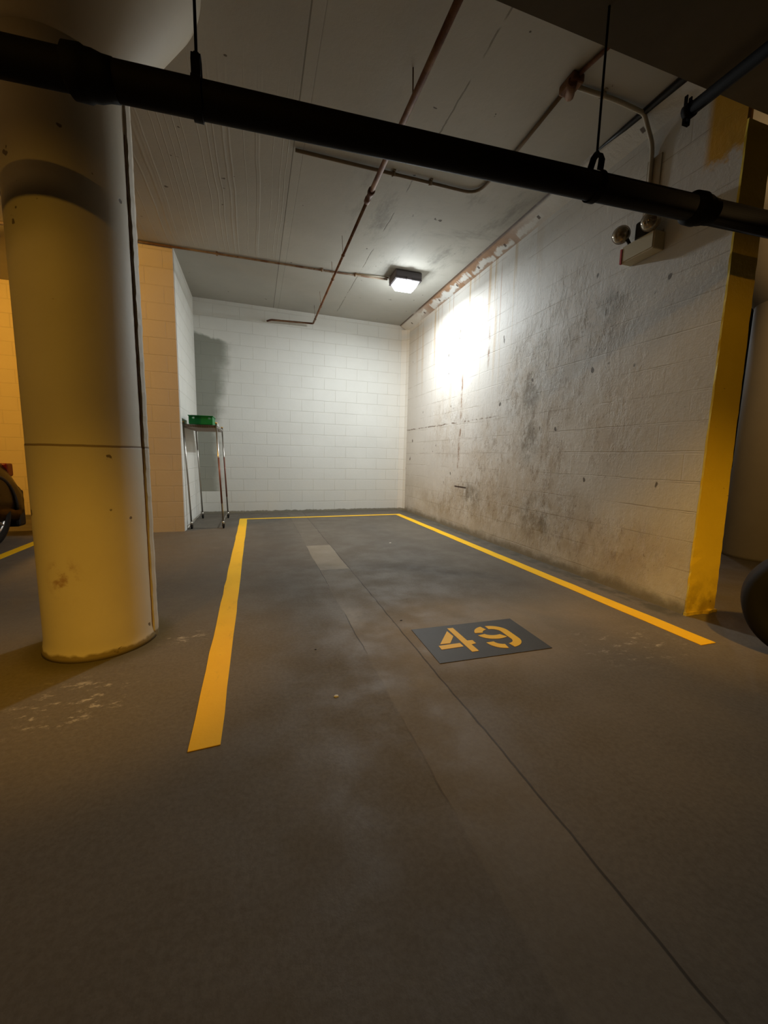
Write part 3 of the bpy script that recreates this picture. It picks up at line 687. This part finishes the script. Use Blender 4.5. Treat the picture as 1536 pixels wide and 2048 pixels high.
# top shelf: frame, wires, sheet
c4 = corners
mb = MB()
for z in (HT + 0.006, HT - 0.030):
    for i in range(4):
        a, b = c4[i], c4[(i+1) % 4]; mb.tube([T(*a, z), T(*b, z)], 0.0045, 8)
for i in range(4):
    a, b = c4[i], c4[(i+1) % 4]; n = 14 if i % 2 == 0 else 26
    for k in range(n):
        t_ = (k + 0.5) / n; x = a[0] + (b[0]-a[0]) * t_; y = a[1] + (b[1]-a[1]) * t_
        mb.tube([T(x, y, HT + 0.006), T(x + 0.008, y, HT - 0.030)], 0.002, 5)
mb.build('shelf_frame', M['chrome'], root)
mb = MB()
P0 = [T(x, y, HT + 0.004) for x, y in c4]; P1 = [T(x, y, HT - 0.034) for x, y in c4]
va = [mb.bm.verts.new(p) for p in P0]; vb = [mb.bm.verts.new(p) for p in P1]
mb.bm.faces.new(va); mb.bm.faces.new(vb[::-1])
for i in range(4): mb.bm.faces.new((va[i], vb[i], vb[(i+1) % 4], va[(i+1) % 4]))
mb.build('shelf', M['shelfmetal'], root)
mb = MB()   # low base rails on three sides
for i in (1, 3):
    a, b = c4[i], c4[(i+1) % 4]; mb.tube([T(*a, 0.10), T(*b, 0.10)], 0.006, 8)
mb.build('base_rail', M['chrome'], root)

def TW(x, y, z): return Vector((x + LX * (z / HT), y, z))
# green crate: shallow, with two hand holes in its end
gx, gy, gz = -0.675, 6.12, HT + 0.012
root = empty('crate', (gx, gy, gz), 0, 'shallow green plastic crate on top of the wheeled trolley', 'crate')
W_, D_, H_ = 0.145, 0.20, 0.108
mb = MB(); tk = 0.006
def panel_with_holes(mb, x0, x1, z0, z1, y0, y1, holes):
    xs = sorted({x0, x1} | {h[0] for h in holes} | {h[1] for h in holes}); zs = sorted({z0, z1} | {h[2] for h in holes} | {h[3] for h in holes})
    for i in range(len(xs) - 1):
        for j in range(len(zs) - 1):
            mx, mz = (xs[i]+xs[i+1])/2, (zs[j]+zs[j+1])/2
            if any(h[0] < mx < h[1] and h[2] < mz < h[3] for h in holes): continue
            mb.box((xs[i], y0, zs[j]), (xs[i+1], y1, zs[j+1]))
hl = [(-0.105, -0.075, 0.070, 0.088), (0.092, 0.122, 0.070, 0.088)]
panel_with_holes(mb, -W_, W_, 0, H_, -D_, -D_ + tk, hl); mb.box((-W_, D_ - tk, 0), (W_, D_, 0.055))
mb.box((-W_, -D_ + tk, 0), (-W_ + tk, D_ - tk, H_)); mb.box((W_ - tk, -D_ + tk, 0), (W_, D_ - tk, H_)); mb.box((-W_ + tk, -D_ + tk, 0), (W_ - tk, D_ - tk, tk))
mb.build('box', M['green'], root)
mb = MB(); e = 0.008
mb.box((-W_ - e, -D_ - e, H_ - 0.004), (W_ + e, -D_ + 0.002, H_ + 0.006)); mb.box((-W_ - e, D_ - 0.002, H_ - 0.004), (W_ + e, D_ + e, H_ + 0.006)); mb.box((-W_ - e, -D_, H_ - 0.004), (-W_ + 0.002, D_, H_ + 0.006)); mb.box((W_ - 0.002, -D_, H_ - 0.004), (W_ + e, D_, H_ + 0.006))
mb.build('rim', M['green'], root)
# stack of paper lying behind the crate
mb = MB()
for k in range(9):
    r = random.uniform(-0.006, 0.006); mb.box((-0.115 + r, -0.17 + r, 0.0065*k), (0.115 + r, 0.17 + r, 0.0065*k + 0.006))
o = mb.build('paper_stack', M['paper'], None, loc=(-0.625, 6.56, HT + 0.012))
tag(o, 'small stack of white papers behind the green crate on the trolley', 'paper')

# ================================================================ CARS
def wheel(parent, loc, side=1, r=0.34, wd=0.22, spokes=5):
    w0 = MB().lathe([(r*0.62, -wd/2), (r*0.90, -wd/2), (r*0.98, -wd*0.42), (r, -wd*0.30), (r, wd*0.30), (r*0.98, wd*0.42), (r*0.90, wd/2), (r*0.66, wd/2), (r*0.62, wd*0.42)], (0,0,0), 'X', 56).build('wheel', M['rubber'], parent, loc=loc)
    mb = MB(); R1 = r * 0.66; f = side * (wd/2 - 0.012)
    mb.lathe([(R1, f - side*0.10), (R1, f + side*0.006), (R1*0.92, f + side*0.004), (R1*0.88, f - side*0.03), (R1*0.86, f - side*0.10)], (0,0,0), 'X', 48, cap=False)
    mb.lathe([(0.001, f - side*0.012), (R1*0.20, f - side*0.014), (R1*0.24, f - side*0.05), (0.001, f - side*0.05)], (0,0,0), 'X', 24)
    for k in range(spokes):
        for dd in (-0.16, 0.16):
            a = 2*PI*k/spokes + dd + 0.3; a2 = 2*PI*k/spokes + dd*1.5 + 0.3
            mb.tube([(f - side*0.022, R1*0.18*math.cos(a), R1*0.18*math.sin(a)), (f - side*0.006, R1*0.90*math.cos(a2), R1*0.90*math.sin(a2))], 0.017, 8)
    mb.build('rim', M['alloy'], w0)
    MB().lathe([(R1*0.55, f - side*0.07), (R1*0.84, f - side*0.07), (R1*0.84, f - side*0.08), (R1*0.55, f - side*0.08)], (0,0,0), 'X', 32).build('brake_disc', M['fixture'], w0)
    return w0
def car(origin, rz, paint, label):
    """origin = ground point under the middle of the nose; the car runs towards local -Y"""
    root = empty('car', origin, rz, label, 'car')
    HW = 0.91; L = 4.45
    # stations: y from nose, (z_bottom, z_shoulder, z_top_of_body, half width at bottom, at shoulder, at top)
    st = [(0.00, .16, .48, .58, .80, .85, .80), (-.03, .14, .50, .605, .85, .885, .85), (-.10, .15, .56, .70, .86, .89, .80), (-.16, .18, .62, .80, .87, .895, .80), (-.26, .20, .68, .925, .87, .90, .78), (-.45, .20, .72, .965, .88, .91, .80),
          (-.90, .20, .78, .985, .88, .91, .82), (-1.25, .20, .82, 1.00, .88, .91, .84), (-2.2, .20, .84, 1.01, .88, .91, .86), (-3.2, .20, .84, 1.00, .88, .91, .86), (-3.9, .20, .74, .90, .87, .90, .82), (-4.30, .22, .62, .76, .80, .86, .76), (-4.42, .30, .52, .62, .70, .78, .66)]
    bm = bmesh.new(); rings = []
    for y, zb, zs, zt, wb, ws, wt in st:
        half = [(wb*0.9, zb), (wb, zb + 0.05), ((wb+ws)/2 + 0.01, (zb + zs)/2), (ws, zs - 0.06), (ws - 0.005, zs), ((ws + wt)/2 - 0.005, zs + (zt-zs)*0.6), (wt, zt - 0.02), (wt - 0.10, zt), (0.3, zt + 0.018)]
        full = [(x, z) for x, z in half] + [(-x, z) for x, z in half[::-1]]
        rings.append([bm.verts.new((x, y, z)) for x, z in full])
    n = len(rings[0])
    for i in range(len(rings) - 1):
        for j in range(n):
            f = bm.faces.new((rings[i][j], rings[i][(j+1) % n], rings[i+1][(j+1) % n], rings[i+1][j])); f.smooth = True
    bm.faces.new(rings[0]); bm.faces.new(rings[-1][::-1])
    mb = MB(); mb.bm.free(); mb.bm = bm
    body = mb.build('body', paint, root)
    cm = MB()
    for yw in (-0.63, -3.45): cm.lathe([(0.40, -2), (0.40, 2)], (0, yw, 0.345), 'X', 40)
    cut = cm.build('cut', paint)
    md = body.modifiers.new('b', 'BOOLEAN'); md.operation = 'DIFFERENCE'; md.solver = 'EXACT'; md.object = cut
    # only the outer 0.32 m of each side is cut: keep the middle by limiting the cutter
    dg = bpy.context.evaluated_depsgraph_get(); me = bpy.data.meshes.new_from_object(body.evaluated_get(dg))
    body.modifiers.clear(); body.data = me
    bpy.data.objects.remove(cut)
    # dark wheel-house liners + arch lips
    for yw in (-0.63, -3.45):
        for s in (-1, 1):
            pts = []
            for k in range(17):
                a = PI * k / 16; pts.append((s*0.900, yw + 0.405*math.cos(a), 0.345 + 0.405*math.sin(a)))
            MB().tube(pts, 0.020, 8).build('arch_trim', M['trim'], root)
        mb = MB(); sg = 24
        rr = [[mb.bm.verts.new((x, yw + 0.398*math.cos(PI*k/sg), 0.345 + 0.398*math.sin(PI*k/sg))) for k in range(sg + 1)] for x in (-0.86, 0.86)]
        for k in range(sg): mb.bm.faces.new((rr[0][k], rr[0][k+1], rr[1][k+1], rr[1][k]))
        mb.box((-0.60, yw - 0.38, 0.2), (0.60, yw + 0.38, 0.72))
        mb.build('wheel_house', M['trim'], root)
        for s in (-1, 1): wheel(root, (s*0.775, yw, 0.34), s)
    # greenhouse
    gh = [(-1.15, 1.0, .80, 1.005), (-1.75, 1.0, .80, 1.42), (-2.1, 1.0, .80, 1.50), (-3.1, 1.0, .80, 1.50), (-3.85, 1.0, .80, 1.38), (-4.22, 1.0, .78, 1.03)]
    bm = bmesh.new(); rings = []
    for y, zb, wb, zt in gh:
        k = (zt - zb) / 0.5; wt = wb - 0.20 * k
        full = [(wb, zb - 0.03), (wt + 0.01, zt - 0.05*k - 0.004), (wt - 0.06, zt), (-wt + 0.06, zt), (-wt - 0.01, zt - 0.05*k - 0.004), (-wb, zb - 0.03)]
        rings.append([bm.verts.new((x, y, z)) for x, z in full])
    for i in range(len(rings) - 1):
        for j in range(6): bm.faces.new((rings[i][j], rings[i][(j+1) % 6], rings[i+1][(j+1) % 6], rings[i+1][j]))
    bm.faces.new(rings[0]); bm.faces.new(rings[-1][::-1])
    mb = MB(); mb.bm.free(); mb.bm = bm; mb.build('windows', M['carglass'], root)
    mb = MB()
    rf = [(-1.72, 1.415, .60), (-2.1, 1.515, .60), (-3.1, 1.515, .60), (-3.88, 1.38, .62)]
    rr = [[mb.bm.verts.new((x*wd_, y, z + (0.012 if abs(x) < .9 else -0.02))) for x in (-1, -.85, -.4, 0, .4, .85, 1)] for y, z, wd_ in rf]
    for i in range(3):
        for j in range(6): mb.bm.faces.new((rr[i][j], rr[i][j+1], rr[i+1][j+1], rr[i+1][j]))
    for s in (-1, 1):
        mb.tube([(s*.80, -1.12, 1.0), (s*.615, -1.75, 1.405), (s*.60, -2.1, 1.49), (s*.60, -3.1, 1.49), (s*.635, -3.86, 1.36), (s*.78, -4.22, 1.02)], 0.028, 8)
        mb.tube([(s*.81, -2.5, 1.0), (s*.61, -2.55, 1.49)], 0.03, 8)
    mb.build('roof', paint, root)
    # bumper, lamps, mirrors, handles, grille
    MB().box((-0.87, -0.14, 0.13), (0.87, 0.025, 0.56), 0.03).build('bumper', M['trim'], root)
    MB().box((-0.75, -4.47, 0.26), (0.75, -4.36, 0.46), 0.03).build('bumper', M['trim'], root)
    for s in (-1, 1):
        MB().box((s*0.80 - 0.06, -0.25, 0.72), (s*0.80 + 0.055, -0.12, 0.87), 0.02).build('tail_lamp', M['redlens'], root)
        MB().box((s*0.68 - 0.12, -4.36, 0.56), (s*0.68 + 0.12, -4.24, 0.68), 0.03).build('headlamp', M['lens'], root)
        MB().sphere((s*1.0, -3.55, 1.06), 0.10, 16, (1.0, 0.6, 0.75)).build('mirror', paint, root)
        MB().box((s*0.915 - 0.012, -2.35, 0.86), (s*0.915 + 0.012, -2.20, 0.885), 0.004).build('door_handle', M['trim'], root)
    return root
car((-3.50, 5.84, 0), 0, M['carpaint'], 'dark brown car parked in the bay left of the round column')

# ---- black tire at the right edge
root = empty('tire', (2.80, 1.24, 0.30), math.radians(33), 'black rubber tire standing at the right edge of the picture', 'tire')
r = 0.30; wd = 0.20
mb = MB().lathe([(r*0.60, -wd*0.40), (r*0.62, -wd/2), (r*0.90, -wd/2), (r*0.98, -wd*0.42), (r, -wd*0.28), (r, wd*0.28), (r*0.98, wd*0.42), (r*0.90, wd/2), (r*0.62, wd/2), (r*0.60, wd*0.40)], (0,0,0), 'X', 64)
mb.build('tread', M['rubber'], root)
MB().lathe([(0.02, -0.03), (r*0.60, -0.075), (r*0.60, 0.075), (0.02, 0.03)], (0,0,0), 'X', 48).build('rim', M['trim'], root)

# ================================================================ FAR SIGHTS IN THE GAP AND LEFT EDGE
root = empty('downpipe', (6.10, 3.74, 0), 0, 'black vertical downpipe in the gap beside the yellow pillar', 'pipe')
MB().tube([(0, 0, 0), (0, 0, 3.5)], 0.075, 20).build('pipe', M['blackpipe'], root)
for z in (0.9, 2.0, 2.9): MB().tube([(0, 0, z), (0, 0, z + 0.08)], 0.088, 20).build('coupling', M['blackpipe'], root)
root = empty('tube_lamp', (7.05, 4.5, Z), 0, 'lit white tube lamp glimpsed beside the yellow pillar', 'ceiling lamp')
MB().box((-0.6, -0.06, -0.08), (0.6, 0.06, 0), 0.01).build('housing', M['beige'], root)
MB().tube([(-0.55, 0, -0.11), (0.55, 0, -0.11)], 0.022, 14).build('tube', M['tubeglow'], root)
# thin cables across the ceiling of the left bay
for k, (y, z, lab) in enumerate(((4.6, 3.44, 'thin dark conduit nearest the round column at the left edge'), (5.1, 3.44, 'thin dark conduit crossing the left bay ceiling, middle of three'), (5.7, 3.44, 'thin dark conduit crossing the left bay ceiling, farthest of three'))):
    conduit('bay_conduit', [(-7.5, y + 0.9, z), (-4.0, y + 0.2, z), (-1.9, y, z)], 0.02, M['darkconduit'], lab)
# small litter on the stall floor
def pebble(name, x, y, s, m, lab):
    bm = bmesh.new(); bmesh.ops.create_icosphere(bm, subdivisions=2, radius=s)
    rg = random.Random(int(x*1000))
    for v in bm.verts: v.co = Vector((v.co.x * (1 + rg.uniform(-.25, .25)), v.co.y * 0.7, abs(v.co.z) * 0.5 if v.co.z > 0 else 0.0))
    mb = MB(); mb.bm.free(); mb.bm = bm
    return tag(mb.build(name, m, None, loc=(x, y, 0.0005)), lab, 'litter')
pebble('pebble', 0.315, 1.60, 0.012, M['paper'], 'small pale crumb on the floor left of the trench strip')
pebble('pebble', 0.29, 2.05, 0.006, M['black'], 'tiny dark crumb on the floor right of the left yellow line')
pebble('pebble', 1.55, 4.55, 0.014, M['paper'], 'tiny pale crumb on the floor toward the back of the stall')
pebble('pebble', 0.87, 2.30, 0.008, M['black'], 'tiny dark crumb just behind the painted number panel')
